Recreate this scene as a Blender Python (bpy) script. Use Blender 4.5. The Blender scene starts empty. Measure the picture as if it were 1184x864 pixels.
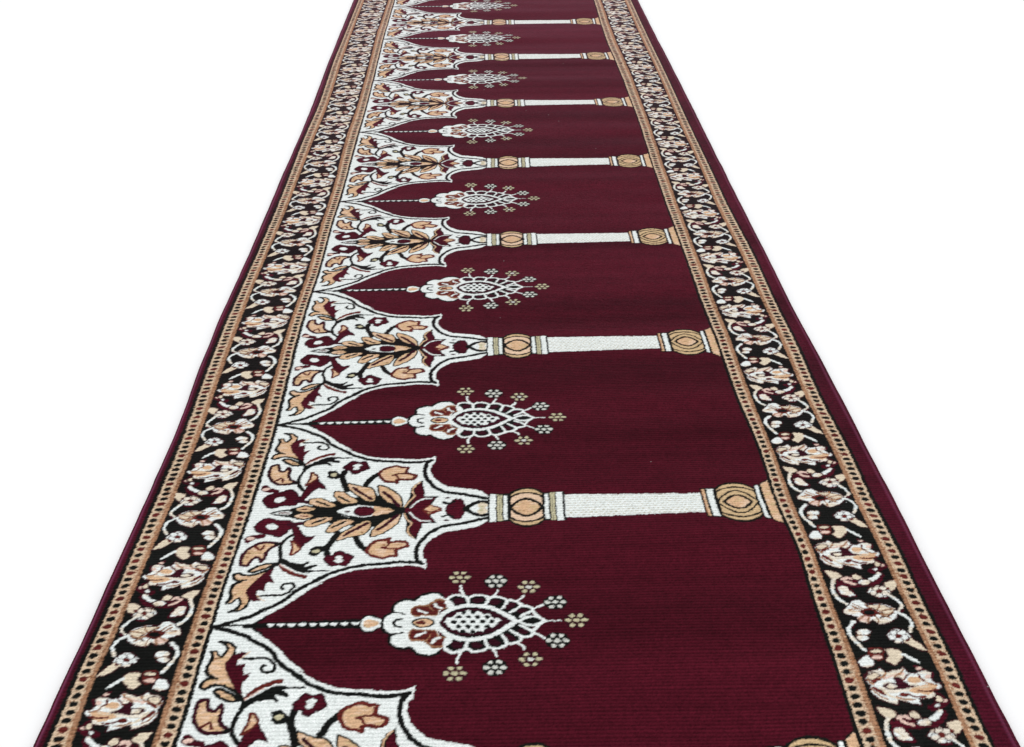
import bpy, math
import numpy as np

# ------------------------------------------------------------------ camera, world, lamps
SC = bpy.context.scene
W0, H0, F0 = 1184.0, 864.0, 1400.0          # size of the photograph and focal length, in its pixels
ZTOP = 0.009                                # height of the pile above the floor
CAMH = 1.121 + ZTOP
PITCH = math.atan(792.0 / F0)               # looking down

cam = bpy.data.cameras.new("camera")
cam.sensor_fit = 'HORIZONTAL'
cam.sensor_width = 36.0
cam.lens = 36.0 * F0 / W0
cam.clip_start = 0.05
cam.clip_end = 200.0
co = bpy.data.objects.new("camera", cam)
SC.collection.objects.link(co)
co.location = (0, 0, CAMH)
co.rotation_euler = (math.pi / 2 - PITCH, 0, 0)
SC.camera = co

world = bpy.data.worlds.new("World")
SC.world = world
world.use_nodes = True
wb = world.node_tree.nodes["Background"]
wb.inputs[0].default_value = (0.985, 0.99, 1.0, 1)
wb.inputs[1].default_value = 1.08


def area(name, loc, target, size, power, col):
    l = bpy.data.lights.new(name, 'AREA')
    l.shape = 'SQUARE'
    l.size = size
    l.energy = power
    l.color = col
    o = bpy.data.objects.new(name, l)
    SC.collection.objects.link(o)
    o.location = loc
    d = np.array(target, float) - np.array(loc, float)
    o.rotation_euler = (math.acos(-d[2] / np.linalg.norm(d)), 0, math.atan2(d[0], -d[1]))
    return o


area("studio_softbox", (-1.6, 9.0, 2.3), (0.0, 2.2, 0.0), 2.2, 230.0, (1.0, 0.985, 0.96))

SC.view_settings.view_transform = 'Standard'
SC.view_settings.look = 'None'
SC.view_settings.exposure = 0.0
SC.view_settings.gamma = 1.0
SC.render.engine = 'CYCLES'
SC.cycles.max_bounces = 4

rng = np.random.default_rng(7)


# ------------------------------------------------------------------ colours (linear base colours)
def srgb(r, g, b):
    c = np.array([r, g, b]) / 255.0
    return np.where(c <= 0.04045, c / 12.92, ((c + 0.055) / 1.055) ** 2.4)


COL = {
    'w': srgb(226, 232, 229),    # white wool
    'k': srgb(17, 20, 18),       # black
    'm': srgb(68, 13, 26),       # maroon
    'o': srgb(67, 11, 28),       # outer margin maroon
    'd': srgb(52, 14, 26),       # dark maroon
    't': srgb(210, 172, 136),    # peach
    'a': srgb(202, 174, 134),    # sand
    'b': srgb(92, 34, 30),       # red brown
    'n': srgb(148, 106, 78),     # light brown
    'c': srgb(218, 204, 180),    # cream
    'g': srgb(188, 182, 150),    # olive cream
    'p': srgb(222, 192, 178),    # pale pink
    'q': srgb(162, 122, 94),    # guard brown
    'e': srgb(210, 186, 158),    # guard beige
    'y': srgb(190, 184, 164),    # knit line on the column
    'u': srgb(226, 218, 203),    # warm white of the border
    'T': srgb(220, 190, 162),    # pale peach
    'x': srgb(204, 206, 198),    # greyer white of the florets
    'v': srgb(122, 80, 52),      # dark brown fleck
    'h': srgb(58, 20, 26),       # reddish fringe of the border flowers
}
KEYS = list(COL)
PAL = np.array([COL[k] for k in KEYS])
IDX = {k: i for i, k in enumerate(KEYS)}

# ------------------------------------------------------------------ the outline of the carpet, measured line by line
# rows y of the photograph and the x of each lengthwise line of the pattern there
YL = [864, 812, 760, 740, 680, 620, 560, 500, 440, 380, 320, 260, 210, 160, 120, 70, 40, 0]
LEFT = {
    'L0': [35.3, 59.4, 84, 93.5, 120.3, 147.6, 174.8, 202.2, 223.5, 247.5, 274.7, 301.1, 321.9, 345, 360.7, 379.7, 391.9, 408.1],
    'L1': [48.4, 72.1, 94, 104.5, 131.5, 157.9, 184.3, 209.9, 231.5, 255, 281.7, 309.4, 329.6, 349.7, 368.4, 384.8, 398, 413.6],
    'L2': [54.4, 78.5, 99.5, 109.6, 137.3, 162.4, 190, 215.2, 236, 259.3, 285.8, 312.9, 332.8, 351.8, 369.8, 386.4, 398.9, 414.9],
    'L3': [82.2, 98.3, 120.2, 131.5, 156.7, 181.7, 208.5, 232.5, 252.8, 274.5, 297.2, 324, 343.4, 363.1, 379.7, 395.3, 406.1, 421.3],
    'L4': [176, 192.9, 209.4, 216.5, 236.8, 259, 279.5, 299.3, 315.8, 333.6, 354.6, 371.7, 387.6, 399.9, 414.5, 428.1, 435.8, 449.2],
    'L5': [198, 216.5, 231, 238, 256.5, 276, 297, 316, 330.2, 346, 365.7, 382.8, 398.2, 411.8, 424, 436.4, 444.2, 455.6],
    'L6': [204.2, 221.8, 236, 243, 260.5, 280.5, 302, 320.5, 334.8, 349.8, 368.5, 385.6, 400.6, 414.2, 425.8, 438.2, 445.6, 457.1],
}
YR = [864, 812, 760, 700, 640, 580, 520, 460, 400, 345, 290, 240, 190, 140, 90, 45, 0]
RIGHT = {
    'R0': [1183.3, 1154.8, 1129, 1098.2, 1066.4, 1037, 1004.8, 974.6, 942.3, 912.4, 885.3, 859.6, 834.9, 809.5, 784.5, 760.9, 738],
    'R1': [1151.6, 1126, 1104, 1072.5, 1045, 1012.5, 985, 951.6, 925.4, 896.9, 871.8, 844.4, 821, 796.2, 773.4, 751.2, 730.3],
    'R2': [1146.2, 1120.9, 1098.6, 1067.4, 1039.9, 1007.7, 980.8, 947.4, 921.4, 893.6, 868.8, 841.8, 818.8, 794.6, 771.8, 749.9, 729.1],
    'R3': [1122.7, 1100.4, 1078, 1047.1, 1020.1, 989.1, 963, 931.4, 906, 879.9, 855.5, 829.6, 808.6, 784.6, 763.4, 742, 722],
    'R4': [1024.2, 1006.1, 988, 963.4, 941.5, 914.6, 893.9, 867.8, 846.9, 824.6, 804.2, 784.6, 766.7, 749.6, 730.9, 710.6, 694.6],
    'R5': [999.8, 981.7, 966, 944.9, 927.4, 897.9, 880.6, 852.9, 832.5, 810.6, 791.4, 772.8, 755.1, 739, 720, 700.5, 687.1],
    'R6': [993.5, 977.0, 961, 940.2, 922.9, 893.5, 876.9, 848.9, 829, 807.2, 788.8, 770.5, 753.2, 737.3, 718.4, 699, 685.6],
}
VPX, VPY = 561.0, -360.0
ORDER = ['L0', 'L1', 'L2', 'L3', 'L4', 'L5', 'L6', 'R6', 'R5', 'R4', 'R3', 'R2', 'R1', 'R0']
SMM = np.array([0, 12.5, 19, 44.5, 144, 170, 176, 1008, 1014, 1036, 1140, 1165, 1171, 1200]) / 1000.0
LQ = np.linspace(math.log(230.0), math.log(1700.0), 700)
LINE = {}
for nm, ys, xs in [(k, YL, v) for k, v in LEFT.items()] + [(k, YR, v) for k, v in RIGHT.items()]:
    ys = np.array(ys, float)
    X = (np.array(xs, float) - VPX) / (ys - VPY)
    o = np.argsort(ys)
    q = np.interp(LQ, np.log(ys[o] - VPY), X[o])
    ker = np.hanning(31)
    ker /= ker.sum()
    qp = np.concatenate([np.full(15, q[0]), q, np.full(15, q[-1])])
    LINE[nm] = np.convolve(qp, ker, mode='valid')


def linex(nm, y):
    y = np.asarray(y, float)
    return VPX + (y - VPY) * np.interp(np.log(np.maximum(y - VPY, 200.0)), LQ, LINE[nm])


def row_ends(t):
    t = np.asarray(t, float)
    dl = 1.0 / (9.166e-4 + 2.58e-4 * t)
    k = np.interp(t, [0, 1, 2.2, 3.6, 6.5], [0.0150, 0.0150, 0.0142, 0.0078, 0.0035])
    dy = np.interp(t, [-0.6, 0, 0.5, 1, 2, 3, 4, 5, 6, 7, 8], [-3.5, -4.5, -3.0, 1.4, 0.5, 1.3, 0.4, -0.2, 1.1, 0.8, 0.5])
    return dl + dy + VPY, dl * (1 - k) + 0.4 * dy + VPY


def row_geo(t):
    yl, yr = row_ends(t)
    return linex('L6', yl), yl, linex('R6', yr), yr


def net(t):
    """pixel positions of the 14 lengthwise lines on the rows t -> (n,14,2)"""
    t = np.atleast_1d(np.asarray(t, float))
    xl, yl, xr, yr = row_geo(t)
    sl = (yr - yl) / (xr - xl)
    out = np.zeros((len(t), 14, 2))
    for i, nm in enumerate(ORDER):
        y = yl.copy()
        for _ in range(8):
            x = linex(nm, y)
            y = yl + sl * (x - xl)
        out[:, i, 0] = x
        out[:, i, 1] = y
    return out


def px2st(x, y):
    """pixel of the photograph -> (s across the carpet in metres, t in pattern repeats)"""
    lo, hi = -1.4, 10.0
    for _ in range(48):
        mid = 0.5 * (lo + hi)
        xl, yl, xr, yr = row_geo(mid)
        if yl + (yr - yl) / (xr - xl) * (x - xl) > y:
            lo = mid
        else:
            hi = mid
    t = 0.5 * (lo + hi)
    n = net(t)[0]
    xs = n[:, 0]
    if x < xs[0]:
        s = SMM[0] + (x - xs[0]) * (SMM[1] - SMM[0]) / (xs[1] - xs[0])
    elif x > xs[-1]:
        s = SMM[-1] + (x - xs[-1]) * (SMM[-1] - SMM[-2]) / (xs[-1] - xs[-2])
    else:
        s = float(np.interp(x, xs, SMM))
    return s, t


CP, SP = math.cos(PITCH), math.sin(PITCH)


def to_ground(px, py, z=ZTOP):
    """a pixel of the photograph -> the point of the level plane z it looks at"""
    a = (px - W0 / 2) / F0
    b = (py - H0 / 2) / F0
    dz = -b * CP - SP
    dy = CP - b * SP
    k = (z - CAMH) / dz
    return a * k, dy * k


# ------------------------------------------------------------------ drawing the pattern repeat into a grid of tufts
PERIOD = 0.535
FW = SMM[7] - SMM[6]                 # width of the field, 0.832 m
RES = 0.00072                        # metres per grid step
NU = int(round(FW / RES))
NV = int(round(PERIOD / RES))
PX = 0.00156                         # metres per photo pixel near the apex row, between its width and its depth


class Tile:
    def __init__(self, nu, nv, w, h, base):
        self.nu, self.nv, self.w, self.h = nu, nv, w, h
        self.c = np.full((nv, nu), IDX[base], np.int16)
        self.p = np.zeros((nv, nu), np.int16)

    def _win(self, pts, pad):
        x0 = int(math.floor(pts[:, 0].min() - pad)); x1 = int(math.ceil(pts[:, 0].max() + pad))
        y0 = int(math.floor(pts[:, 1].min() - pad)); y1 = int(math.ceil(pts[:, 1].max() + pad))
        x0 = max(x0, 0); x1 = min(x1, self.nu - 1)
        if x1 < x0 or y1 < y0:
            return None
        gx, gy = np.meshgrid(np.arange(x0, x1 + 1), np.arange(y0, y1 + 1))
        return gx, gy

    def _set(self, gx, gy, mask, col, part):
        yy = np.mod(gy[mask], self.nv)
        xx = gx[mask]
        self.c[yy, xx] = IDX[col]
        if part is not None:
            self.p[yy, xx] = part

    def fill(self, pts, col, part):
        pts = pts / np.array([self.w / self.nu, self.h / self.nv])
        g = self._win(pts, 1)
        if g is None:
            return
        gx, gy = g
        inside = np.zeros(gx.shape, bool)
        n = len(pts)
        for i in range(n):
            x1, y1 = pts[i]
            x2, y2 = pts[(i + 1) % n]
            if y1 == y2:
                continue
            c = ((y1 > gy) != (y2 > gy)) & (gx < (x2 - x1) * (gy - y1) / (y2 - y1) + x1)
            inside ^= c
        self._set(gx, gy, inside, col, part)

    def stroke(self, pts, wid, col, part, closed=False):
        sc = np.array([self.w / self.nu, self.h / self.nv])
        pts = pts / sc
        r = 0.5 * wid / sc[0]
        g = self._win(pts, r + 1)
        if g is None:
            return
        gx, gy = g
        d = np.full(gx.shape, 1e9)
        n = len(pts)
        for i in range(n if closed else n - 1):
            a = pts[i]; b = pts[(i + 1) % n]
            ab = b - a
            L = max(float(ab @ ab), 1e-9)
            tt = np.clip(((gx - a[0]) * ab[0] + (gy - a[1]) * ab[1]) / L, 0, 1)
            d = np.minimum(d, (gx - a[0] - tt * ab[0]) ** 2 + (gy - a[1] - tt * ab[1]) ** 2)
        self._set(gx, gy, d <= r * r, col, part)


def smooth(p, closed, n=4):
    p = np.asarray(p, float)
    m = len(p)
    if m < 3:
        return p
    out = []
    rg = range(m if closed else m - 1)
    for i in rg:
        if closed:
            a, b, c, d = p[(i - 1) % m], p[i], p[(i + 1) % m], p[(i + 2) % m]
        else:
            a, b, c, d = p[max(i - 1, 0)], p[i], p[i + 1], p[min(i + 2, m - 1)]
        for k in range(n):
            u = k / n
            out.append(0.5 * ((2 * b) + (c - a) * u + (2 * a - 5 * b + 4 * c - d) * u * u + (3 * b - a - 3 * c + d) * u ** 3))
    if not closed:
        out.append(p[-1])
    return np.array(out)


FR = {  # enlarged views of the photograph the outlines were traced in: origin and scale
    'A': (235, 585, 5.76), 'B': (360, 570, 7.853), 'C': (280, 490, 7.2), 'D': (330, 700, 7.893), 'E': (430, 640, 4.554),
    'F': (480, 560, 6.578), 'G': (790, 550, 9.108), 'H': (430, 670, 7.853), 'I': (890, 590, 5.382), 'J': (980, 750, 7.579),
    'K': (200, 735, 6.7), 'M': (320, 760, 6.965), 'N': (880, 520, 5.92),
}


def P(frame, s):
    """'x,y x,y ...' in an enlarged view -> carpet coordinates (s, t)"""
    ox, oy, k = FR[frame]
    out = []
    for q in s.split():
        x, y = q.split(',')
        out.append(px2st(ox + float(x) / k, oy + float(y) / k))
    return np.array(out)


def ell(frame, cx, cy, rx, ry, n=14):
    a = np.linspace(0, 2 * math.pi, n, endpoint=False)
    return P(frame, ' '.join('%g,%g' % (cx + rx * math.cos(v), cy + ry * math.sin(v)) for v in a))


field = Tile(NU, NV, FW, PERIOD, 'm')
ARCH, SHAFT, CAPITAL, BASE, CHAIN, LAMP, FLOR = 1, 2, 3, 4, 5, 6, 10


def axis_shift(items):
    """how far a line of symmetry, traced at these points, lies off its whole or half repeat"""
    pts = np.concatenate([P(f, q) for f, q in items])
    pts = pts[np.argsort(pts[:, 0])]
    return pts[:, 0], pts[:, 1] - np.round(pts[:, 1] * 2) / 2


AX5 = axis_shift([('A', '440,50'), ('B', '100,165 470,160 790,150'), ('F', '580,190 835,188 1090,185'), ('G', '20,290 590,285')])
AX0 = axis_shift([('A', '60,815 300,812'), ('D', '20,195 770,190'), ('E', '260,387 535,381 900,371 1070,370')])
AX1 = axis_shift([('C', '280,20 480,12')])
print('axis', AX0, AX5, AX1)


def straighten(p):
    """take the traced lines of symmetry back onto the whole and half repeats"""
    t = p[:, 1]
    d0 = np.interp(p[:, 0], *AX0)
    d5 = np.interp(p[:, 0], *AX5)
    d1 = np.full(len(t), AX1[1].mean())
    d = np.where(t < 0, d0, np.where(t < 0.5, d0 + (d5 - d0) * t * 2, d5 + (d1 - d5) * (t - 0.5) * 2))
    return np.stack([p[:, 0], t - d], 1)


def fold(p):
    """(s,t) -> metres in the tile, folded onto the half repeat 0..0.5"""
    p = straighten(p)
    m = p[:, 1].mean()
    f = math.floor(m)
    v = p[:, 1] - f if m - f < 0.5 else f + 1 - p[:, 1]
    return np.stack([p[:, 0] - SMM[6], v * PERIOD], 1)


def foldlamp(p):
    """(s,t) -> metres in the tile with t kept relative to the nearest whole repeat, folded to v >= 0"""
    p = straighten(p)
    m = p[:, 1].mean()
    f = round(m)
    v = p[:, 1] - f
    if m < f:
        v = -v
    return np.stack([p[:, 0] - SMM[6], v * PERIOD], 1)


def both(q):
    r = q.copy()
    r[:, 1] = PERIOD - r[:, 1]
    return (q, r)


def bothl(q):
    r = q.copy()
    r[:, 1] = -r[:, 1]
    return (q, r)


def F(frame, s, col, part=ARCH, sm=3, line=None, lw=3.2, lamp=False):
    p = P(frame, s) if isinstance(s, str) else s
    q = (foldlamp if lamp else fold)(p)
    if sm:
        q = smooth(q, True, sm)
    for z in (bothl if lamp else both)(q):
        field.fill(z, col, part)
        if line:
            field.stroke(z, lw * PX * (1.0 if lamp else 1.45), line, part, True)


def S(frame, s, col, wid, part=ARCH, sm=4, lamp=False):
    p = P(frame, s)
    q = (foldlamp if lamp else fold)(p)
    q = smooth(q, False, sm)
    for z in (bothl if lamp else both)(q):
        field.stroke(z, wid * PX * (1.3 if col in 'kbd' and not lamp else 1.0), col, part)


# --- arch panel (white spandrel): one half traced, the other mirrored about the column
edge = [P('A', '130,822 290,810 340,785 400,755 470,715 530,680 600,635 660,590 710,560 790,515'),
        P('B', '50,830 120,795 220,755 300,730 400,705 520,690 600,683 700,675 800,668 900,672 980,688 1018,702 1027,655 1022,615 1000,600 995,550 1005,510 1030,470 1070,430 1120,400'),
        P('F', '197,372 250,362 330,350 400,340 480,322 550,275')]
edge_q = smooth(fold(np.concatenate(edge)), False, 3)
edge_q[:, 1] = np.maximum(edge_q[:, 1], 0)
ucol = edge_q[-1, 0]
poly = np.concatenate([edge_q, [[ucol, PERIOD * 0.5 + 0.002], [-0.01, PERIOD * 0.5 + 0.002], [-0.01, 0.0]]])
for z in both(poly):
    field.stroke(z[:10], 5 * PX, 'k', ARCH)
    field.fill(z, 'w', ARCH)
inner = [P('A', '60,822 90,810 150,795 240,770 320,745 400,705 470,675 540,635 590,590 650,550 720,515 800,475'),
         P('B', '0,820 70,780 150,740 240,710 340,680 420,665 500,655 600,650 700,638 800,632 880,638 960,645 990,655 945,615 937,560 945,500 975,450 1010,410 1050,370 1110,335'),
         P('F', '197,322 300,308 400,290 470,275 550,262')]
iq = fold(np.concatenate(inner))
iq[:, 1] = np.maximum(iq[:, 1], 0)
for z in both(iq):
    field.stroke(smooth(z, False, 3), 4.6 * PX, 'k', ARCH)
F('B', '925,600 950,628 985,652 960,655 915,645', 'k', sm=0)
F('A', '262,808 285,800 300,815 285,830 262,822', 'k', sm=2)
# black sickle leaf with its stem
S('A', '590,185 545,215 517,250 505,290 512,340 500,378', 'k', 3.0)
F('A', '500,378 510,335 530,348 570,372 620,380 660,382 700,362 698,378 662,404 748,388 742,408 690,428 820,428 822,438 740,440 665,450 600,432 550,402 515,385', 'k', sm=2)
F('A', '488,392 502,380 535,405 585,438 640,456 685,462 678,486 620,476 560,457 515,428', 'b', sm=2)
S('A', '500,384 540,412 590,440', 'p', 1.0)
# big two-coloured leaf
F('A', '500,382 450,418 390,445 320,470 270,470 240,455 203,465 212,495 250,507 275,503 225,525 188,560 184,620 155,655 185,662 205,640 240,625 247,662 220,695 172,716 235,712 285,682 305,640 300,590 340,530 400,470 450,430', 't', sm=2, line='k', lw=1.4)
F('A', '484,392 466,430 445,470 472,525 432,512 412,542 404,582 362,568 348,602 385,642 345,650 312,640 290,614 278,585 310,540 360,490 430,430', 'm', sm=0)
S('A', '470,440 452,474 478,528', 't', 0.9, sm=0)
S('A', '412,545 408,585 366,575', 't', 0.9, sm=0)
S('A', '352,605 400,644', 't', 0.9, sm=0)
S('A', '490,385 450,418 390,447 320,468 265,467 240,453 206,462 204,485 230,508 278,501', 'k', 2.4)
S('A', '235,515 200,535 181,568 182,622 152,658', 'k', 2.6)
S('A', '240,628 246,665 215,700 172,717 240,708 290,675', 'k', 2.2)
# narrow leaf above it
F('A', '300,442 340,415 400,390 470,385 440,408 380,432 330,448', 't', sm=2, line='k', lw=2.2)
# curl
S('A', '375,610 430,605 500,605 550,590 590,560 602,535 580,520 540,526 518,545 528,562', 'k', 2.4)
# hooked leaf at the border
F('A', '245,390 258,330 300,285 360,250 420,240 505,245 450,272 415,310 405,345 382,372 365,345 330,350 305,378 290,402 262,398', 't', sm=2, line='d', lw=2.6)
S('A', '340,270 375,290 400,262', 'b', 2.0)
S('A', '480,246 505,250', 'k', 3)
# maroon flowers
F('A', '340,135 380,100 430,80 500,95 575,92 598,125 565,152 540,178 490,202 440,187 400,182 350,168', 'm', sm=2, line='d', lw=1.3)
F('A', ell('A', 452, 135, 37, 20), 'w', sm=0)
F('A', '270,228 285,202 340,190 412,183 402,207 350,217 300,242 275,242', 'm', sm=2)
F('A', ell('A', 312, 214, 28, 11), 'p', sm=0)
S('A', '570,118 640,108 700,95', 'd', 4.2)
F('A', '585,135 620,125 642,165 682,200 738,188 702,222 662,250 640,272 598,238 600,190', 'm', sm=2, line='d', lw=1.2)
F('A', '580,225 602,232 636,265 640,282 600,312 575,320 590,270', 't', sm=2, line='b', lw=1.8)
# olive bud and little flower on dark stems
F('A', '690,318 720,285 770,268 822,276 780,302 742,328', 'k', sm=2)
F('A', ell('A', 744, 293, 26, 13), 'g', sm=0)
S('B', '0,503 50,485 130,492', 'k', 3.2)
S('B', '132,548 132,492 182,420 235,350', 'k', 5.0)
F('B', '102,590 150,562 190,560 210,530 260,520 300,550 368,575 340,612 302,662 240,652 170,667 130,632', 'm', sm=2, line='d', lw=1.4)
F('B', ell('B', 238, 582, 32, 17), 'w', sm=0)
F('B', ell('B', 236, 615, 42, 18), 'w', sm=0)
# peach bud leaf
S('B', '395,400 430,470 492,520', 'k', 5.0)
F('B', '488,522 530,460 580,428 650,420 695,408 682,440 740,440 832,438 862,482 790,502 752,520 762,572 700,572 640,592 560,577 510,552', 't', sm=2, line='b', lw=2.6)
S('B', '700,448 665,485 625,492 690,505 760,505', 'b', 1.9)
# central palm leaf
F('A', '440,50 500,36 600,34 700,30 760,5 760,60 600,66 520,60', 'k', sm=0)
F('A', '452,49 510,42 590,44 560,57 510,57', 'w', sm=0)
S('A', '438,50 500,62 560,66 610,74', 'k', 1.5)
S('A', '500,50 570,50', 'b', 1.0)
F('B', '-60,165 20,130 100,100 250,60 560,40 800,120 830,160 780,215 700,240 600,290 520,300 440,280 330,285 240,290 150,255 40,262 -20,230', 'k', sm=0)
F('A', '598,62 640,45 700,44 735,58 680,80 620,80', 't', sm=2, line='k', lw=1.4)
S('A', '640,62 700,60', 'b', 0.9)
F('B', '195,212 120,205 50,213 0,225 -60,245 -85,280 -40,294 30,287 100,262 150,242', 't', sm=2, line='k', lw=1.0)
S('B', '0,262 120,222', 'k', 2.2)
F('B', '385,238 310,228 240,230 170,270 125,320 130,347 205,342 272,302 345,272', 't', sm=2, line='k', lw=1.1)
S('B', '180,297 300,246', 'k', 2.2)
F('B', '532,238 450,250 370,290 280,340 225,390 220,427 300,402 390,382 462,370 505,330 532,290', 't', sm=2, line='k', lw=1.3)
S('B', '285,376 360,332 420,302 500,262', 'd', 2.9)
F('B', '802,175 740,200 650,230 570,290 530,350 525,394 600,372 682,332 745,290 792,230', 't', sm=2, line='k', lw=1.3)
S('B', '590,322 670,272 725,225 770,192', 'd', 3.2)
S('B', '200,180 560,222 640,208 780,160', 'k', 1.6)
F('B', '205,160 300,122 400,106 500,106 580,118 650,130 742,150 680,178 560,198 500,214 400,210 300,192', 'w', sm=2, line='k', lw=1.6)
F('B', '555,120 650,130 740,150 680,176 560,196', 't', sm=0)
F('B', ell('B', 472, 158, 88, 36), 'm', sm=0, line='d', lw=1)
F('B', ell('B', 318, 162, 28, 8), 'd', sm=0)
F('B', '1000,95 1178,120 1178,200 1000,220', 'w', sm=0)
# maroon bloom towards the column
F('B', '780,150 830,135 900,120 1000,140 1062,175 1072,212 1124,268 1060,268 992,272 985,310 955,360 940,430 870,390 838,340 852,270 820,185', 'k', sm=0)
F('B', '840,150 872,182 902,262 882,330 882,362 932,402 948,360 975,310 985,265 1050,258 1100,255 1062,212 1050,182 1000,160 940,130 850,130', 'm', sm=0)
S('B', '828,180 860,235 895,272 862,318 872,368 915,410', 't', 1.8)
S('B', '880,170 925,218 980,246 1060,252', 'w', 1.9)
F('B', '997,150 1060,108 1165,140 1080,175', 't', sm=0, line='b', lw=1.5)
# link between the bloom and the column
F('F', '222,182 270,130 340,120 355,150 372,180 360,205 340,235 300,267 262,257 282,236 288,213 255,192', 'm', sm=2, line='d', lw=1.0)
S('F', '195,245 235,235 275,247', 'k', 2.6)
F('F', ell('F', 222, 275, 22, 7), 'd', sm=0)
S('F', '365,185 420,222 480,240 548,236', 'k', 4.0)
F('F', ell('F', 500, 170, 38, 22), 'c', sm=0)
F('F', ell('F', 490, 178, 18, 10), 'g', sm=0)


# --- column, drawn in straight carpet coordinates
def ux(frame, x, y):
    return P(frame, '%g,%g' % (x, y))[0, 0] - SMM[6]


def bar(u0, u1, h0, h1, col, part):
    v = PERIOD * 0.5
    field.fill(np.array([[u0, v - h0], [u1, v - h1], [u1, v + h1], [u0, v + h0]]), col, part)


HB = 0.066 * PERIOD
fx = lambda x: ux('F', x, 188)
gx_ = lambda x: ux('G', x, 283)
bar(fx(540), fx(700), HB + .001, HB + .001, 'k', CAPITAL)
bar(fx(552), fx(600), HB, HB, 'w', CAPITAL)
bar(fx(612), fx(650), HB - .002, HB - .002, 'g', CAPITAL)
bar(fx(629), fx(633), HB - .002, HB - .002, 'k', CAPITAL)
bar(fx(660), fx(692), HB - .004, HB - .004, 'w', CAPITAL)


def knob(u0, u1, hh, rings, part):
    c = 0.5 * (u0 + u1)
    a = np.linspace(0, 2 * math.pi, 60, endpoint=False)

    def lens(f, g, k=1.0):
        r = 0.5 * (u1 - u0) * g
        x = np.cos(a)
        y = np.sign(np.sin(a)) * (1 - np.abs(x) ** 1.9)
        return np.stack([c + r * x, PERIOD * 0.5 + f * hh * y * k + 0 * x], 1)

    def barrel(f):
        x = np.concatenate([np.linspace(-1, 1, 20), np.linspace(1, -1, 20)])
        s_ = np.concatenate([np.ones(20), -np.ones(20)])
        y = s_ * (0.62 + 0.38 * (1 - x * x) ** 0.8)
        return np.stack([c + 0.5 * (u1 - u0) * x, PERIOD * 0.5 + f * hh * y], 1)
    field.fill(barrel(1.09), 'k', part)
    field.fill(barrel(0.98), 'a', part)
    for f, col, g, w in rings:
        z = lens(f, g) if g < 1 else barrel(f)
        z[:, 0] = np.clip(z[:, 0], u0 + .001, u1 - .001)
        field.fill(z, col, part)
        field.stroke(z, w * PX, 'k', part, True)
    field.stroke(barrel(1.04), 3.0 * PX, 'k', part, True)


knob(fx(698), fx(968), 0.088 * PERIOD, [(0.78, 'T', 1, 2.8), (0.46, 't', 0.92, 3.6)], CAPITAL)
bar(fx(960), fx(1132), HB + .001, HB + .001, 'k', CAPITAL)
bar(fx(974), fx(1004), HB - .003, HB - .003, 'w', CAPITAL)
bar(fx(1018), fx(1052), HB, HB, 'g', CAPITAL)
bar(fx(1033), fx(1037), HB, HB, 'k', CAPITAL)
bar(fx(1062), fx(1112), HB + .001, HB + .001, 'w', CAPITAL)
us0, us1 = fx(1130), gx_(188)
bar(us0, us1, 0.0545 * PERIOD, 0.0465 * PERIOD, 'w', SHAFT)
nd = 27
for i in range(nd):
    for j in range(-4, 5):
        uu = us0 + (i + 0.5 + 0.5 * (j % 2)) / (nd + 0.5) * (us1 - us0)
        hv = (0.0545 - 0.008 * (uu - us0) / (us1 - us0)) * PERIOD
        vv = PERIOD * 0.5 + j * 0.0058 + 0.0006
        if abs(vv - PERIOD * 0.5) < hv - 0.002:
            field.stroke(np.array([[uu - .0015, vv], [uu + .0015, vv]]), 1.15 * PX, 'y', SHAFT)
bar(gx_(186), gx_(352), HB + .003, HB + .004, 'k', BASE)
bar(gx_(206), gx_(243), HB, HB, 'n', BASE)
bar(gx_(218), gx_(243), HB, HB, 't', BASE)
bar(gx_(264), gx_(330), HB + .001, HB + .001, 'w', BASE)
knob(gx_(345), gx_(792), 0.093 * PERIOD, [(0.80, 'a', 1, 2.4), (0.60, 'a', 0.99, 2.4), (0.36, 't', 0.66, 3.2)], BASE)
bar(gx_(782), gx_(868), 0.083 * PERIOD, 0.088 * PERIOD, 'k', BASE)
bar(gx_(795), gx_(836), 0.079 * PERIOD, 0.082 * PERIOD, 'w', BASE)
bar(gx_(862), FW, 0.094 * PERIOD, 0.112 * PERIOD, 'k', BASE)
bar(gx_(868), FW, 0.088 * PERIOD, 0.107 * PERIOD, 't', BASE)


# --- hanging lamp: chain, body, ring of florets
def FL(frame, s, col, part=LAMP, **k):
    F(frame, s, col, part, lamp=True, **k)


def SL(frame, s, col, wid, part=LAMP, **k):
    S(frame, s, col, wid, part, lamp=True, **k)


def lampaxis(x0, x1, h0, h1, col, part, off=0.0):
    field.fill(np.array([[x0, off - h0], [x1, off - h1], [x1, off + h1], [x0, off + h0]]), col, part)


u_tip = P('A', '290,812')[0, 0] - SMM[6]
u_ch0 = P('A', '415,805')[0, 0] - SMM[6]
u_drop = P('D', '680,190')[0, 0] - SMM[6]
lampaxis(u_tip, u_drop + .002, 0.0048, 0.0100, 'k', CHAIN)
nch = 9
for i in range(nch):
    a = u_ch0 + (u_drop - u_ch0) * i / nch
    b = u_ch0 + (u_drop - u_ch0) * (i + 0.84) / nch
    field.fill(np.array([[a, 0.0034], [b, 0.0034], [b - .0012, 0.0], [b - .0048, -0.0036], [a + .0048, -0.0036], [a + .0012, 0.0]]), 'w', CHAIN)
FL('D', '668,190 690,130 760,108 830,135 885,195 820,250 760,275 690,250', 'k', CHAIN)
FL('D', '680,190 700,142 760,122 812,142 878,195 820,235 760,256 700,238', 'w', CHAIN)
FL('D', '695,190 722,157 780,157 842,190 790,220 730,222', 't', CHAIN)
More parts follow.
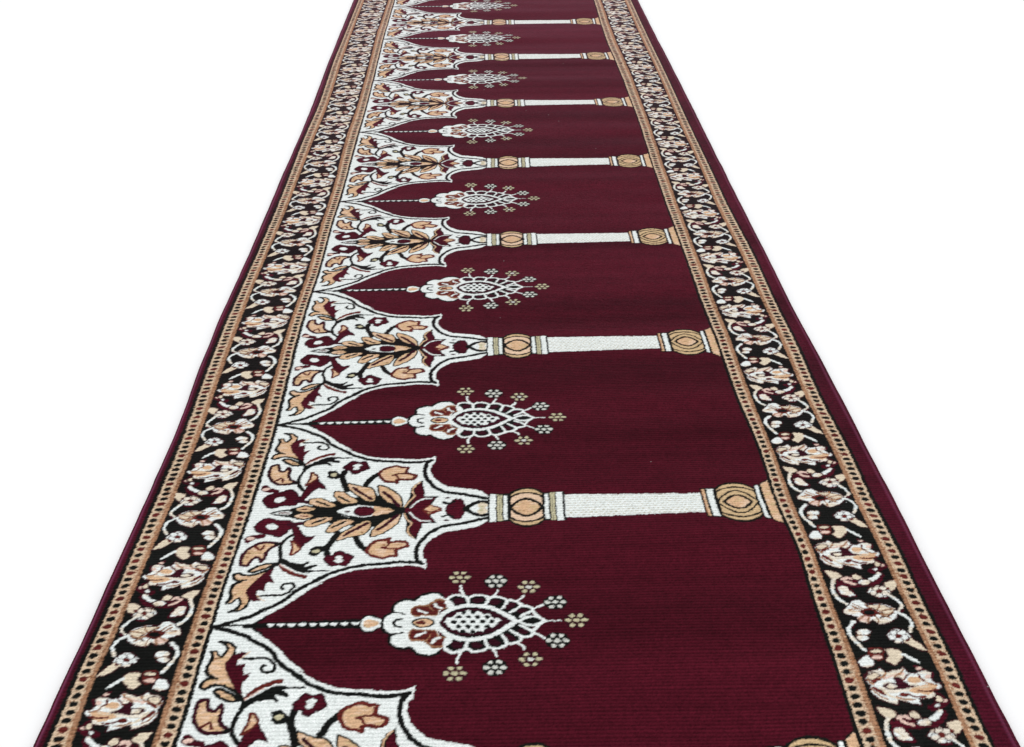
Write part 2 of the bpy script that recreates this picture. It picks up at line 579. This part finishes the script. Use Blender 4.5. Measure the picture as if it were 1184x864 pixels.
lobes = '52,388 58,415 88,436 128,440 96,452 90,480 108,502 150,516 195,512 215,532 250,552 310,552 350,527 384,490 345,460 330,388'
q = smooth(foldlamp(P('E', lobes)), False, 4)
for z in bothl(q):
    field.stroke(z[:-14], 6.0 * PX, 'k', LAMP)
# dark ground of the eye and of the cells round it
FL('E', '340,388 360,430 372,500 400,535 440,542 520,538 575,532 640,522 700,500 780,470 840,440 830,400 905,372 760,370 600,372 400,375', 'k', sm=2)
for z in bothl(q):
    field.fill(np.concatenate([z, [[z[-1, 0], 0], [z[0, 0], 0]]]), 'w', LAMP)
SL('E', '142,408 112,398 108,384', 'k', 2.6)
SL('E', '96,446 130,440 150,436', 'k', 2.2)
FL('E', '178,456 200,420 262,424 325,424 338,452 380,462 384,490 350,520 300,520 268,488 200,484', 'n', sm=2)
FL('E', '188,454 208,426 262,432 322,430 332,460 374,468 372,492 346,510 306,508 276,478 205,476', 'b', sm=2)
SL('E', '222,458 268,440', 'w', 2.8)
SL('E', '308,494 318,476 348,464', 'w', 2.6)
SL('E', '268,492 300,452', 'n', 1.2)
FL('E', ell('E', 260, 386, 58, 24), 't', sm=0, line='k', lw=1.8)
FL('E', ell('E', 248, 386, 26, 10), 'b', sm=0)
# cells
cells = ['395,505 400,482 440,478 475,490 470,525 420,530', '500,500 530,480 570,492 585,508 560,524 515,522',
         '590,488 620,465 660,475 678,495 640,512 610,505', '672,462 700,435 745,455 752,478 710,486',
         '745,428 790,408 825,418 830,432 780,448']
for i, c_ in enumerate(cells):
    FL('E', c_, 'd', sm=2, line='k', lw=3.0 - 0.3 * i)
ring = '332,392 360,430 410,460 480,474 550,470 620,452 690,415 750,375'
eye = smooth(foldlamp(P('E', ring)), False, 4)
for z in bothl(eye):
    field.fill(np.concatenate([z, [[z[-1, 0], 0], [z[0, 0], 0]]]), 'k', LAMP)
sc_ = eye.copy()
cx_ = 0.5 * (eye[0, 0] + eye[-1, 0])
sc_[:, 0] = cx_ + (eye[:, 0] - cx_) * 0.92
sc_[:, 1] = eye[:, 1] * 0.80
for z in bothl(sc_):
    field.fill(np.concatenate([z, [[z[-1, 0], 0], [z[0, 0], 0]]]), 'd', LAMP)
for z in bothl(eye):
    field.stroke(z, 4.8 * PX, 'w', LAMP)
for s_ in ('370,495 378,525 410,542 450,538 482,520 487,478', '487,520 520,537 570,532 598,512 580,470', '598,512 640,522 700,498 676,448',
           '700,498 745,490 778,462 720,425', '778,462 830,450 838,430 770,398', '760,378 800,355 850,350 905,371', '838,430 870,395 905,371'):
    SL('E', s_, 'w', 2.9)
FL('E', '372,468 420,462 400,500 376,510', 'w', sm=2)
for s_ in ('468,530 442,570 440,600', '620,520 636,535 650,562', '755,490 785,508 792,522', '845,440 870,448 905,466'):
    SL('E', s_, 'w', 2.2)
lampaxis(P('E', '900,371')[0, 0] - SMM[6], P('E', '988,370')[0, 0] - SMM[6], 0.0012, 0.0010, 'w', LAMP)
ea, eb = P('E', '372,381')[0, 0] - SMM[6], P('E', '670,376')[0, 0] - SMM[6]
xe = np.linspace(0, 1, 26)
he = 0.0245 * np.sin(math.pi * xe ** 0.9) ** 0.85 * (1 - 0.18 * xe)
saw = 0.0022 * np.sin(xe * math.pi * 11)
field.fill(np.concatenate([np.stack([ea + (eb - ea) * xe, he + saw], 1), np.stack([ea + (eb - ea) * xe, -he + saw], 1)[::-1]]), 'w', LAMP)
ca = np.linspace(0, 2 * math.pi, 12, endpoint=False)
for i in range(1, 12):
    for j in range(-2, 3):
        if (i + j) % 2:
            continue
        u_, v_ = ea + (eb - ea) * i / 12.0, j * 0.0098
        if abs(v_) < np.interp((u_ - ea) / (eb - ea), xe, he) - 0.001:
            field.fill(np.stack([u_ + 0.0040 * np.cos(ca), v_ + 0.0040 * np.sin(ca)], 1), 'k', LAMP)
fl = [(425, 655, 'g', 'g'), (637, 620, 'x', 'x'), (825, 575, 'g', 'x'), (967, 475, 'x', 'x'), (1068, 370, 'g', 'g')]
fid = 0
for cx, cy, c1, c2 in fl:
    p0 = foldlamp(P('E', '%g,%g' % (cx, cy)))[0]
    if cy == 370:
        p0[1] = 0.0
    for sg in ((1,) if cy == 370 else (1, -1)):
        fid += 1
        part = FLOR + fid
        c = np.array([p0[0], sg * p0[1]])
        a = np.linspace(0, 2 * math.pi, 24, endpoint=False)
        R = 0.0164
        field.fill(c + R * 1.03 * np.stack([np.cos(a), 0.93 * np.sin(a)], 1), 'k' if c1 == 'x' else 'd', part)
        for k in range(7):
            ang = k * math.pi / 3
            o = c + (0 if k == 6 else 1) * R * 0.68 * np.array([math.cos(ang), math.sin(ang)])
            r = R * (0.22 if k == 6 else 0.215)
            tr = (0.0, 0.0) if k == 6 else (math.cos(ang), math.sin(ang))
            b = np.stack([np.cos(a) * r * (1.25 if k in (0, 3, 6) else 1.0), np.sin(a) * r], 1)
            field.fill(o + b, c2 if k == 6 else c1, part)

# --- border repeat (half a pattern repeat long)
BW = SMM[10] - SMM[9]
border = Tile(int(round(BW / RES)), int(round(PERIOD * 0.5 / RES)), BW, PERIOD * 0.5, 'k')


def bmap(p):
    m = math.floor(p[:, 1].mean() * 2) / 2
    return np.stack([p[:, 0] - SMM[9], (p[:, 1] - m) * PERIOD], 1)


def FB(frame, s, col, sm=2, halo=None, hw=1.8):
    if halo is None and col in 'wc':
        halo = 'h'
    p = P(frame, s) if isinstance(s, str) else s
    q = bmap(p)
    if sm:
        q = smooth(q, True, sm)
    if halo:
        border.stroke(q, hw * PX, halo, 0, True)
    border.fill(q, col, 0)
    if halo:
        border.stroke(q, 0.75 * PX, halo, 0, True)


def SB(frame, s, col, wid, sm=3):
    border.stroke(smooth(bmap(P(frame, s)), False, sm), wid * PX, col, 0)


# maroon curl below and around the palmette
SB('J', '745,545 790,560 850,520 885,490', 'm', 5.5)
SB('J', '420,690 520,712 620,716 745,700 830,670 862,590', 'm', 5.0)
FB('J', '590,178 640,188 700,225 765,240 765,290 725,312 700,262 640,240', 'm', sm=0)
FB('J', '760,405 830,430 892,480 884,512 842,545 780,562 742,530 800,480', 'm', sm=0)
FB('J', '160,265 200,235 260,225 298,200 345,240 400,228 450,220 500,196 542,245 600,250 660,228 700,225 745,245 735,295 790,335 822,332 838,365 812,388 755,405 805,450 740,465 640,470 658,528 560,506 452,472 448,518 360,500 270,460 220,412 212,350 178,320', 'w', sm=0)
FB('J', '175,270 240,245 300,265 250,300 210,310', 'c')
FB('J', ell('J', 596, 303, 62, 28), 't', sm=0)
FB('J', '555,402 640,358 770,343 792,365 735,437 640,425', 't')
SB('J', '560,350 640,372 720,360', 'c', 1.2)
FB('J', '315,350 360,332 440,330 410,300 430,280 482,288 560,350 645,358 560,374 460,388 400,388 330,374', 'd')
FB('J', ell('J', 402, 360, 50, 22), 'w', sm=0)
SB('J', '240,322 265,305 292,300', 'b', 3.2)
SB('J', '250,378 290,400 340,428', 'b', 3.6)
SB('J', '330,292 410,268 500,246', 'p', 2.4)
SB('J', '300,375 380,440 450,470', 'c', 2.0)
SB('J', '345,245 330,275 290,290', 'n', 1.8)
SB('J', '500,215 470,250 430,275', 'n', 1.8)
SB('J', '545,255 520,275 500,300', 'b', 1.9)
SB('J', '640,255 650,290 690,310', 'b', 1.9)
SB('J', '700,330 760,345 800,350', 'n', 1.9)
SB('J', '640,400 720,405 800,385', 'b', 1.8)
SB('J', '450,455 520,478 600,480', 'n', 1.8)
SB('J', '230,390 290,440 360,470', 'n', 1.7)
SB('J', '560,440 620,455 700,452', 'b', 2.1)
SB('J', '180,300 215,330 240,345', 'n', 1.9)
FB('J', ell('J', 512, 435, 42, 19), 'b', sm=0)
FB('J', ell('J', 640, 206, 26, 12), 'p', sm=0)
FB('J', ell('J', 716, 275, 28, 18), 'p', sm=0)
FB('J', ell('J', 865, 487, 20, 16), 'p', sm=0)
FB('J', ell('J', 797, 530, 25, 19), 'w', sm=0)
FB('J', '790,440 850,470 830,500 790,490', 'c')
# bud row above
FB('J', '195,30 260,18 320,32 332,60 325,128 262,134 195,95', 'b')
FB('J', ell('J', 262, 52, 52, 17), 'c', sm=0)
FB('J', ell('J', 270, 106, 48, 18), 'p', sm=0)
FB('J', '105,152 150,97 200,95 242,150 232,186 140,192', 'w')
FB('J', '338,40 400,30 452,36 502,90 442,168 402,168 342,130 375,95', 'c')
SB('J', '500,82 560,112 610,140', 'w', 3.4)
SB('J', '600,135 640,157', 'w', 2.0)
# leaf and bud below
FB('J', '262,545 300,545 385,560 452,610 425,630 372,652 310,610 280,578', 'c')
FB('J', ell('J', 520, 660, 92, 48), 'm', sm=0)
SB('J', '462,645 500,625 552,640', 'p', 3.4)
SB('J', '488,672 530,690 582,702', 'p', 3.2)
FB('J', '550,600 592,580 655,622 640,652 570,642', 'c')
SB('J', '715,665 790,632 828,580', 'w', 4.2)
FB('J', ell('J', 685, 680, 66, 33), 'w', sm=0)
# inner curve and leaf
SB('I', '425,455 440,510 462,540', 'm', 2.6)
SB('I', '408,445 396,490 412,540 450,580 505,607', 'w', 3.4)
FB('I', '432,496 480,488 512,520 542,552 480,547 450,537', 'w', halo='m', hw=3.2)
SB('I', '450,505 490,530', 'c', 1.6)
# outer floret
FB('I', '612,526 650,488 690,488 742,508 764,530 722,562 680,562 648,542', 'w')
FB('I', '728,490 718,468 792,452 803,490 762,522', 'c')
for k in range(5):
    FB('I', ell('I', 690 + 36 * math.cos(k * 1.2566 + .3), 524 + 24 * math.sin(k * 1.2566 + .3), 24, 15), 'w', sm=0, hw=1.0)
FB('I', ell('I', 690, 522, 19, 13), 'b', sm=0)
FB('I', ell('I', 742, 503, 14, 8), 'b', sm=0)
SB('I', '690,565 735,562', 'm', 2.4)
SB('I', '745,540 790,570 832,610 826,635 790,655', 'w', 2.9)
SB('I', '835,640 822,655', 'm', 3.0)
# open flower
FB('I', '468,640 498,610 520,583 570,578 612,602 680,598 762,615 802,650 792,692 742,718 690,728 652,700 622,722 572,712 550,680 480,667', 'w', sm=2)
FB('I', '600,612 680,606 750,622 790,652 700,690 720,660 640,625', 'c')
SB('I', '520,615 580,640', 'n', 2.1)
SB('I', '500,645 570,650', 'e', 2.0)
SB('I', '680,655 740,668 780,650', 'n', 1.8)
FB('I', '550,690 600,670 640,690 620,715 575,708', 'p')
for s_ in ('500,640 545,632 585,640', '525,598 560,615 600,635', '600,606 625,622 640,636', '690,604 690,622 670,640', '770,628 730,638 690,648', '760,690 720,675 680,662', '690,720 680,695 655,672', '620,716 625,690 625,672', '560,700 585,682 605,666'):
    SB('I', s_, 'n', 1.6)
FB('I', '570,645 620,632 690,652 655,674 608,672', 'b')
FB('I', '560,648 600,634 630,628 690,652 660,680 610,676', 'b', sm=2)
FB('I', ell('I', 630, 655, 36, 15), 'k', sm=0)
SB('N', '565,352 622,372 656,412 642,455', 'w', 2.9)
# second inner curve with a double leaf
SB('N', '325,400 300,435', 'm', 2.4)
SB('N', '312,402 278,440 300,490 372,552', 'w', 3.4)
FB('N', ell('N', 365, 459, 44, 18), 'w', sm=0)
FB('N', ell('N', 360, 488, 36, 16), 'w', sm=0)
SB('N', '325,474 405,474', 'n', 0.9)
# second outer floret with a long leaf
FB('N', '502,477 550,440 600,448 652,482 602,512 558,507', 'w')
FB('N', '596,500 650,488 735,545 742,556 690,548 640,526', 'c')
for k in range(5):
    FB('N', ell('N', 572 + 38 * math.cos(k * 1.2566 + .3), 478 + 22 * math.sin(k * 1.2566 + .3), 25, 14), 'w', sm=0, hw=1.0)
FB('N', ell('N', 575, 478, 19, 12), 'b', sm=0)
FB('N', ell('N', 627, 500, 15, 8), 'b', sm=0)

def low_noise(shape, cell, seed):
    r_ = np.random.default_rng(seed)
    h_, w_ = shape
    g_ = r_.random((h_ // cell[0] + 3, w_ // cell[1] + 3))
    g_[h_ // cell[0]] = g_[0]
    y_ = np.linspace(0, h_ // cell[0], h_); x_ = np.arange(w_) / cell[1]
    yi = y_.astype(int); xi = x_.astype(int)
    fy = (y_ - yi)[:, None]; fx2 = (x_ - xi)[None]
    A = g_[yi][:, xi]; B_ = g_[yi][:, xi + 1]; C_ = g_[yi + 1][:, xi]; D_ = g_[yi + 1][:, xi + 1]
    return (A * (1 - fx2) + B_ * fx2) * (1 - fy) + (C_ * (1 - fx2) + D_ * fx2) * fy


ln = low_noise(border.c.shape, (9, 22), 5)
wm = border.c == IDX['w']
border.c[wm & (ln > 0.55)] = IDX['u']
border.c[wm & (ln > 0.86)] = IDX['c']
tn = low_noise(field.c.shape, (4, 12), 6)
tq = field.c == IDX['t']
field.c[tq & (tn > 0.66)] = IDX['T']
field.c[tq & (tn < 0.30)] = IDX['a']
field.c[tq & (tn < 0.13)] = IDX['n']

# --- guard stripe: across 0 = dotted side, 1 = side of the black band
GW = 0.0255
NDOT = 37
guard = Tile(int(round(GW / RES)), NV, GW, PERIOD, 'e')
guard.fill(np.array([[GW * .68, -1], [GW * 2, -1], [GW * 2, 1], [GW * .68, 1]]), 'q', 0)
guard.c[:, int(guard.nu * 0.68):] = IDX['q']
guard.fill(np.array([[GW * .66, -1], [GW * .73, -1], [GW * .73, 1], [GW * .66, 1]]), 'e', 0)
gn = low_noise(guard.c.shape, (3, 3), 31)
qz = guard.c == IDX['q']
guard.c[(guard.c == IDX['e']) & (gn < 0.26)] = IDX['n']
guard.c[qz & (gn < 0.42)] = IDX['n']
guard.c[qz & (gn < 0.17)] = IDX['v']
guard.c[qz & (gn > 0.86)] = IDX['t']
a = np.linspace(0, 2 * math.pi, 14, endpoint=False)
for i in range(NDOT):
    c = np.array([GW * 0.36 + rng.normal(0, .0004), (i + 0.5) * PERIOD / NDOT + rng.normal(0, .0003)])
    guard.fill(c + np.stack([np.cos(a) * 0.0064, np.sin(a) * 0.0052 + np.cos(a) * 0.0006], 1), 'b' if i % 2 and rng.random() < 0.6 else 'k', 0)

# ------------------------------------------------------------------ the carpet surface as a grid of tufts
T0, T1 = -0.85, 8.75
ts = [T0]
while ts[-1] < T1:
    t_ = ts[-1]
    ts.append(t_ + 0.0031 + 0.0028 * max(0.0, min(1.0, (t_ - 2.0) / 5.0)))
ts = np.array(ts)
core = np.arange(0.0045, 1.1955, 0.00168)
ss = np.unique(np.concatenate([[0, .0006, .0014, .0024, .0034], core, 1.2 - np.array([0, .0006, .0014, .0024, .0034])]))
nr, nc = len(ts), len(ss)
print("grid", nr, nc)
nt = net(ts)
gx, gy = to_ground(nt[..., 0], nt[..., 1])
X = np.zeros((nr, nc)); Y = np.zeros((nr, nc))
for j in range(nr):
    X[j] = np.interp(ss, SMM, gx[j])
    Y[j] = np.interp(ss, SMM, gy[j])


def vnoise(x, y, seed):
    """smooth value noise"""
    r = np.random.default_rng(seed)
    g = r.random((64, 256))
    xi = np.floor(x).astype(int); yi = np.floor(y).astype(int)
    fx_ = x - xi; fy_ = y - yi
    fx_ = fx_ * fx_ * (3 - 2 * fx_); fy_ = fy_ * fy_ * (3 - 2 * fy_)
    G = lambda a, b: g[np.mod(a, 64), np.mod(b, 256)]
    return (G(xi, yi) * (1 - fx_) + G(xi + 1, yi) * fx_) * (1 - fy_) + (G(xi, yi + 1) * (1 - fx_) + G(xi + 1, yi + 1) * fx_) * fy_ - 0.5


for s0, sg in ((0.0, -1), (1.2, 1)):      # the bound edges wander a little
    wv = 0.0022 * vnoise(ts * 5 + s0, ts * 0 + 3.5, 41) + 0.0010 * vnoise(ts * 17 + s0, ts * 0 + 8.5, 42)
    X += wv[:, None] * np.exp(-np.abs(ss - s0) / 0.012)[None]
SSg = np.broadcast_to(ss, (nr, nc))
TTg = np.broadcast_to(ts[:, None], (nr, nc))
# soft waves across the runner, from having been rolled up
wave = 0.0012 + 0.0080 * vnoise(SSg * 1.0 + 3, TTg * 2.6, 3) + 0.0045 * vnoise(SSg * 1.6, TTg * 6.5 + 9, 4) + 0.0012 * vnoise(SSg * 6, TTg * 9 + 9, 5)
Z = ZTOP + wave * np.clip((SSg - 0.0) * 4, 0.12, 1) * np.clip((1.2 - SSg) * 4, 0.12, 1)
ribs = np.sin(2 * math.pi * (TTg * PERIOD / 0.0060) + 3.0 * vnoise(SSg * 7, TTg * 30, 8))
Z = Z + 0.00022 * ribs + rng.normal(0, 0.00016, (nr, nc))
# bound edges: a rolled seam and a rounded fall to the floor
dL, dR = SSg, 1.2 - SSg
Z += 0.0016 * np.exp(-((dL - 0.0062) / 0.0014) ** 2) + 0.0018 * np.exp(-((dR - 0.0085) / 0.0018) ** 2)
for d in (dL, dR):
    k = np.clip(d / 0.0036, 0, 1)
    Z = np.where(d < 0.0036, Z * np.sqrt(np.clip(1 - (1 - k) ** 2, 0, 1)), Z)

# colours: look the pattern up at every tuft, with a little wander of the yarn
js = rng.uniform(-1, 1, (nr, nc)) * 0.00055 + 0.0020 * vnoise(SSg * 210, TTg * 130, 11)
jt = rng.uniform(-1, 1, (nr, nc)) * 0.00035 / PERIOD + 0.0020 / PERIOD * vnoise(SSg * 200 + 7, TTg * 110, 12)
S2, T2 = SSg + js, TTg + jt


def lookup(tile, u, v, what):
    i = np.clip((u / (tile.w / tile.nu) + 0.5).astype(int), 0, tile.nu - 1)
    j = np.mod(np.floor(v / (tile.h / tile.nv) + 0.5).astype(int), tile.nv)
    return (tile.c if what == 'c' else tile.p)[j, i]


def zones(S_, T_):
    z = np.zeros(S_.shape, np.int16)   # 1 margin L, 2 guard L outer, 3 band L, 4 guard L inner, 5 field, 6 guard R inner, 7 band R, 8 guard R outer, 9 margin R
    for k, (a_, b_) in enumerate([(-9, SMM[1]), (SMM[1], SMM[3]), (SMM[3], SMM[4]), (SMM[4], SMM[6]), (SMM[6], SMM[7]), (SMM[7], SMM[9]), (SMM[9], SMM[10]), (SMM[10], SMM[12]), (SMM[12], 9)]):
        z[(S_ >= a_) & (S_ < b_)] = k + 1
    return z


BPH_R, BPH_L = 0.012, -0.03            # the two borders are not in step


def colour_index(S_, T_):
    z = zones(S_, T_)
    out = np.full(S_.shape, IDX['o'], np.int16)
    m = z == 5
    out[m] = lookup(field, S_[m] - SMM[6], np.mod(T_[m], 1.0) * PERIOD, 'c')
    m = z == 7
    out[m] = lookup(border, (S_[m] - SMM[9]) , np.mod(T_[m] - BPH_R, 0.5) * PERIOD, 'c')
    m = z == 3
    out[m] = lookup(border, (SMM[4] - S_[m]) / (SMM[4] - SMM[3]) * BW, np.mod(T_[m] - np.interp(T_[m], [0.2, 1.3, 3], [-0.022, 0.006, 0.02]), 0.5) * PERIOD, 'c')
    for zz, a_, b_ in ((2, SMM[2], SMM[3]), (4, SMM[5], SMM[4]), (6, SMM[8], SMM[9]), (8, SMM[11], SMM[10])):
        m = z == zz
        u = (S_[m] - a_) / (b_ - a_)
        c = lookup(guard, np.clip(u, 0, 1) * GW, np.mod(T_[m] + 0.013 * zz, 1.0) * PERIOD, 'c')
        out[m] = np.where(u < 0, IDX['k'], c)
    return out


# average a few samples per tuft so that yarn edges are soft
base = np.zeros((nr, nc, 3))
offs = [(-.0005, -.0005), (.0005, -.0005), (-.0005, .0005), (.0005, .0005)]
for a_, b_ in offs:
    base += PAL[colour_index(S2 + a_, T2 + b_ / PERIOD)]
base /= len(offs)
# wool: every tuft a little lighter or darker, and slow dye variation with the pile's light and dark sheen bands painted in
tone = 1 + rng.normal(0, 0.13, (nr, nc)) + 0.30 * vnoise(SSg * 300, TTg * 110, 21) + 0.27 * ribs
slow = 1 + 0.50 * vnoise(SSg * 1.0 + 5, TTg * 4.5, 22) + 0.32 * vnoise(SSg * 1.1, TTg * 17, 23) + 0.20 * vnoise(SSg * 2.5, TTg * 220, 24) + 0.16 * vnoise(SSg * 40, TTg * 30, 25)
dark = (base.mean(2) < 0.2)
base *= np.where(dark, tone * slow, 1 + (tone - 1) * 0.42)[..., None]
# lighter thread along the bound edges
lt = np.exp(-((dL - 0.0062) / 0.0013) ** 2) * 0.8 + np.exp(-((dR - 0.0085) / 0.0017) ** 2) * 0.45
base = base * (1 - lt[..., None]) + srgb(128, 62, 92) * lt[..., None]
fluff = rng.random((nr, nc)) < 0.000014
base[fluff] = base[fluff] * 0.4 + 0.35
base = np.clip(base, 0.002, 0.92)

# which part every tuft face belongs to
Sf = 0.25 * (SSg[:-1, :-1] + SSg[1:, :-1] + SSg[:-1, 1:] + SSg[1:, 1:])
Tf = 0.25 * (TTg[:-1, :-1] + TTg[1:, :-1] + TTg[:-1, 1:] + TTg[1:, 1:])
zf = zones(Sf, Tf)
pf = np.zeros(Sf.shape, np.int32)
m = zf == 5
pf[m] = lookup(field, Sf[m] - SMM[6], np.mod(Tf[m], 1.0) * PERIOD, 'p')
inst = np.where(pf >= CHAIN, np.round(Tf), np.floor(Tf)).astype(int) + 2
code = zf.astype(np.int64) * 10000 + np.where(zf == 5, pf, 0) * 100 + np.where((zf == 5) & (pf > 0), inst, 0)
code = code.ravel()

# ------------------------------------------------------------------ materials
def pile_material(name, rough, sheen):
    m = bpy.data.materials.new(name)
    m.use_nodes = True
    nt_ = m.node_tree
    n, l = nt_.nodes, nt_.links
    bs = n["Principled BSDF"]
    at = n.new('ShaderNodeAttribute'); at.attribute_name = 'yarn'
    tc = n.new('ShaderNodeTexCoord')
    no = n.new('ShaderNodeTexNoise'); no.inputs['Scale'].default_value = 620; no.inputs['Detail'].default_value = 2
    mp = n.new('ShaderNodeMapping'); mp.inputs['Scale'].default_value = (1.0, 1.0, 1.0)
    l.new(tc.outputs['Object'], mp.inputs[0]); l.new(mp.outputs[0], no.inputs['Vector'])
    mr = n.new('ShaderNodeMapRange'); mr.inputs[1].default_value = 0.25; mr.inputs[2].default_value = 0.75
    mr.inputs[3].default_value = 0.78; mr.inputs[4].default_value = 1.20
    l.new(no.outputs[0], mr.inputs[0])
    mx = n.new('ShaderNodeVectorMath'); mx.operation = 'SCALE'
    l.new(at.outputs['Color'], mx.inputs[0]); l.new(mr.outputs[0], mx.inputs['Scale'])
    l.new(mx.outputs[0], bs.inputs['Base Color'])
    bp = n.new('ShaderNodeBump'); bp.inputs['Strength'].default_value = 0.35; bp.inputs['Distance'].default_value = 0.0006
    l.new(no.outputs[0], bp.inputs['Height']); l.new(bp.outputs[0], bs.inputs['Normal'])
    bs.inputs['Roughness'].default_value = rough
    bs.inputs['Specular IOR Level'].default_value = 0.04
    bs.inputs['Sheen Weight'].default_value = sheen
    bs.inputs['Sheen Roughness'].default_value = 0.28
    bs.inputs['Sheen Tint'].default_value = (0.90, 0.34, 0.50, 1)
    return m


MPILE = pile_material('wool_pile', 0.9, 0.30)
MBIND = pile_material('overlocked_edge', 0.7, 0.15)


def plain_material(name, col, rough, nscale, amt):
    m = bpy.data.materials.new(name)
    m.use_nodes = True
    n, l = m.node_tree.nodes, m.node_tree.links
    bs = n["Principled BSDF"]
    tc = n.new('ShaderNodeTexCoord')
    no = n.new('ShaderNodeTexNoise'); no.inputs['Scale'].default_value = nscale; no.inputs['Detail'].default_value = 4
    l.new(tc.outputs['Object'], no.inputs['Vector'])
    cr = n.new('ShaderNodeValToRGB')
    cr.color_ramp.elements[0].color = (*[c * (1 - amt) for c in col], 1)
    cr.color_ramp.elements[1].color = (*col, 1)
    l.new(no.outputs[0], cr.inputs[0]); l.new(cr.outputs[0], bs.inputs['Base Color'])
    bs.inputs['Roughness'].default_value = rough
    bs.inputs['Specular IOR Level'].default_value = 0.2
    return m


MFLOOR = plain_material('white_studio_floor', (0.97, 0.97, 0.97), 0.9, 6.0, 0.006)
MJUTE = plain_material('jute_backing', (0.42, 0.32, 0.2), 0.95, 300.0, 0.4)

# ------------------------------------------------------------------ objects
def link(o, parent=None):
    SC.collection.objects.link(o)
    if parent is not None:
        o.parent = parent
    return o


def empty(name, parent=None):
    return link(bpy.data.objects.new(name, None), parent)


floor_me = bpy.data.meshes.new('floor')
floor_me.from_pydata([(-40, -20, 0), (40, -20, 0), (40, 90, 0), (-40, 90, 0)], [], [(0, 1, 2, 3)])
floor_me.materials.append(MFLOOR)
floor = link(bpy.data.objects.new('floor', floor_me))
floor['kind'] = 'structure'
floor['label'] = 'seamless white studio floor under the runner'

carpet = empty('runner_carpet')
carpet['label'] = 'long maroon prayer carpet with white arches, columns, hanging lamps and black floral borders'
carpet['category'] = 'carpet'

verts = np.stack([X, Y, Z], -1).reshape(-1, 3).astype(np.float32)
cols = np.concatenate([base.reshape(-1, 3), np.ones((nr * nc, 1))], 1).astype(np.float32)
jj, ii = np.meshgrid(np.arange(nr - 1), np.arange(nc - 1), indexing='ij')
v0 = (jj * nc + ii).ravel()
quads = np.stack([v0, v0 + 1, v0 + 1 + nc, v0 + nc], 1)


def mesh_from(name, mask, mat, parent, label=None):
    q = quads[mask]
    used, invq = np.unique(q.ravel(), return_inverse=True)
    me = bpy.data.meshes.new(name)
    nf = len(q)
    me.vertices.add(len(used))
    me.vertices.foreach_set('co', verts[used].ravel())
    me.loops.add(nf * 4)
    me.loops.foreach_set('vertex_index', invq.astype(np.int32).ravel())
    me.polygons.add(nf)
    me.polygons.foreach_set('loop_start', np.arange(0, nf * 4, 4, dtype=np.int32))
    me.polygons.foreach_set('use_smooth', np.ones(nf, bool))
    me.update(calc_edges=True)
    at = me.attributes.new('yarn', 'FLOAT_COLOR', 'POINT')
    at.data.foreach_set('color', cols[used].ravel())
    me.materials.append(mat)
    o = link(bpy.data.objects.new(name, me), parent)
    if label:
        o['label'] = label
    return o


order = np.argsort(code, kind='stable')
sc_codes, starts = np.unique(code[order], return_index=True)
starts = list(starts) + [len(order)]
holders = {}


def holder(kind, k):
    if (kind, k) not in holders:
        holders[(kind, k)] = empty(kind, carpet)
    return holders[(kind, k)]


ZN = {1: 'edge_margin', 2: 'guard_stripe', 3: 'floral_border', 4: 'guard_stripe', 6: 'guard_stripe', 7: 'floral_border', 8: 'guard_stripe', 9: 'edge_margin'}
for a_, b_, c_ in zip(starts[:-1], starts[1:], sc_codes):
    idx = order[a_:b_]
    z_, p_, i_ = int(c_) // 10000, (int(c_) % 10000) // 100, int(c_) % 100
    if z_ != 5:
        mesh_from(ZN[z_], idx, MBIND if z_ in (1, 9) else MPILE, carpet)
    elif p_ == 0:
        mesh_from('plain_field', idx, MPILE, carpet)
    elif p_ == ARCH:
        mesh_from('arch_panel', idx, MPILE, carpet)
    elif p_ in (SHAFT, CAPITAL, BASE):
        mesh_from({SHAFT: 'shaft', CAPITAL: 'capital', BASE: 'column_base'}[p_], idx, MPILE, holder('column', i_))
    elif p_ == CHAIN:
        mesh_from('chain', idx, MPILE, holder('hanging_lamp', i_))
    elif p_ == LAMP:
        mesh_from('lamp_body', idx, MPILE, holder('hanging_lamp', i_))
    else:
        mesh_from('floret', idx, MPILE, holder('hanging_lamp', i_))

# woven backing under the pile
sel = np.arange(0, nr, 12)
bv, bf = [], []
for n_, j in enumerate(sel):
    for c in (2, nc - 3):
        bv.append((float(X[j, c]), float(Y[j, c]), 0.0008))
        bv.append((float(X[j, c]), float(Y[j, c]), 0.0018))
    if n_:
        o_ = 4 * (n_ - 1)
        p_ = 4 * n_
        bf += [(o_, p_, p_ + 2, o_ + 2), (o_ + 1, o_ + 3, p_ + 3, p_ + 1), (o_, o_ + 1, p_ + 1, p_), (o_ + 2, p_ + 2, p_ + 3, o_ + 3)]
bf += [(0, 2, 3, 1), (len(bv) - 4, len(bv) - 3, len(bv) - 1, len(bv) - 2)]
bm_ = bpy.data.meshes.new('backing')
bm_.from_pydata(bv, [], bf)
bm_.materials.append(MJUTE)
link(bpy.data.objects.new('backing', bm_), carpet)
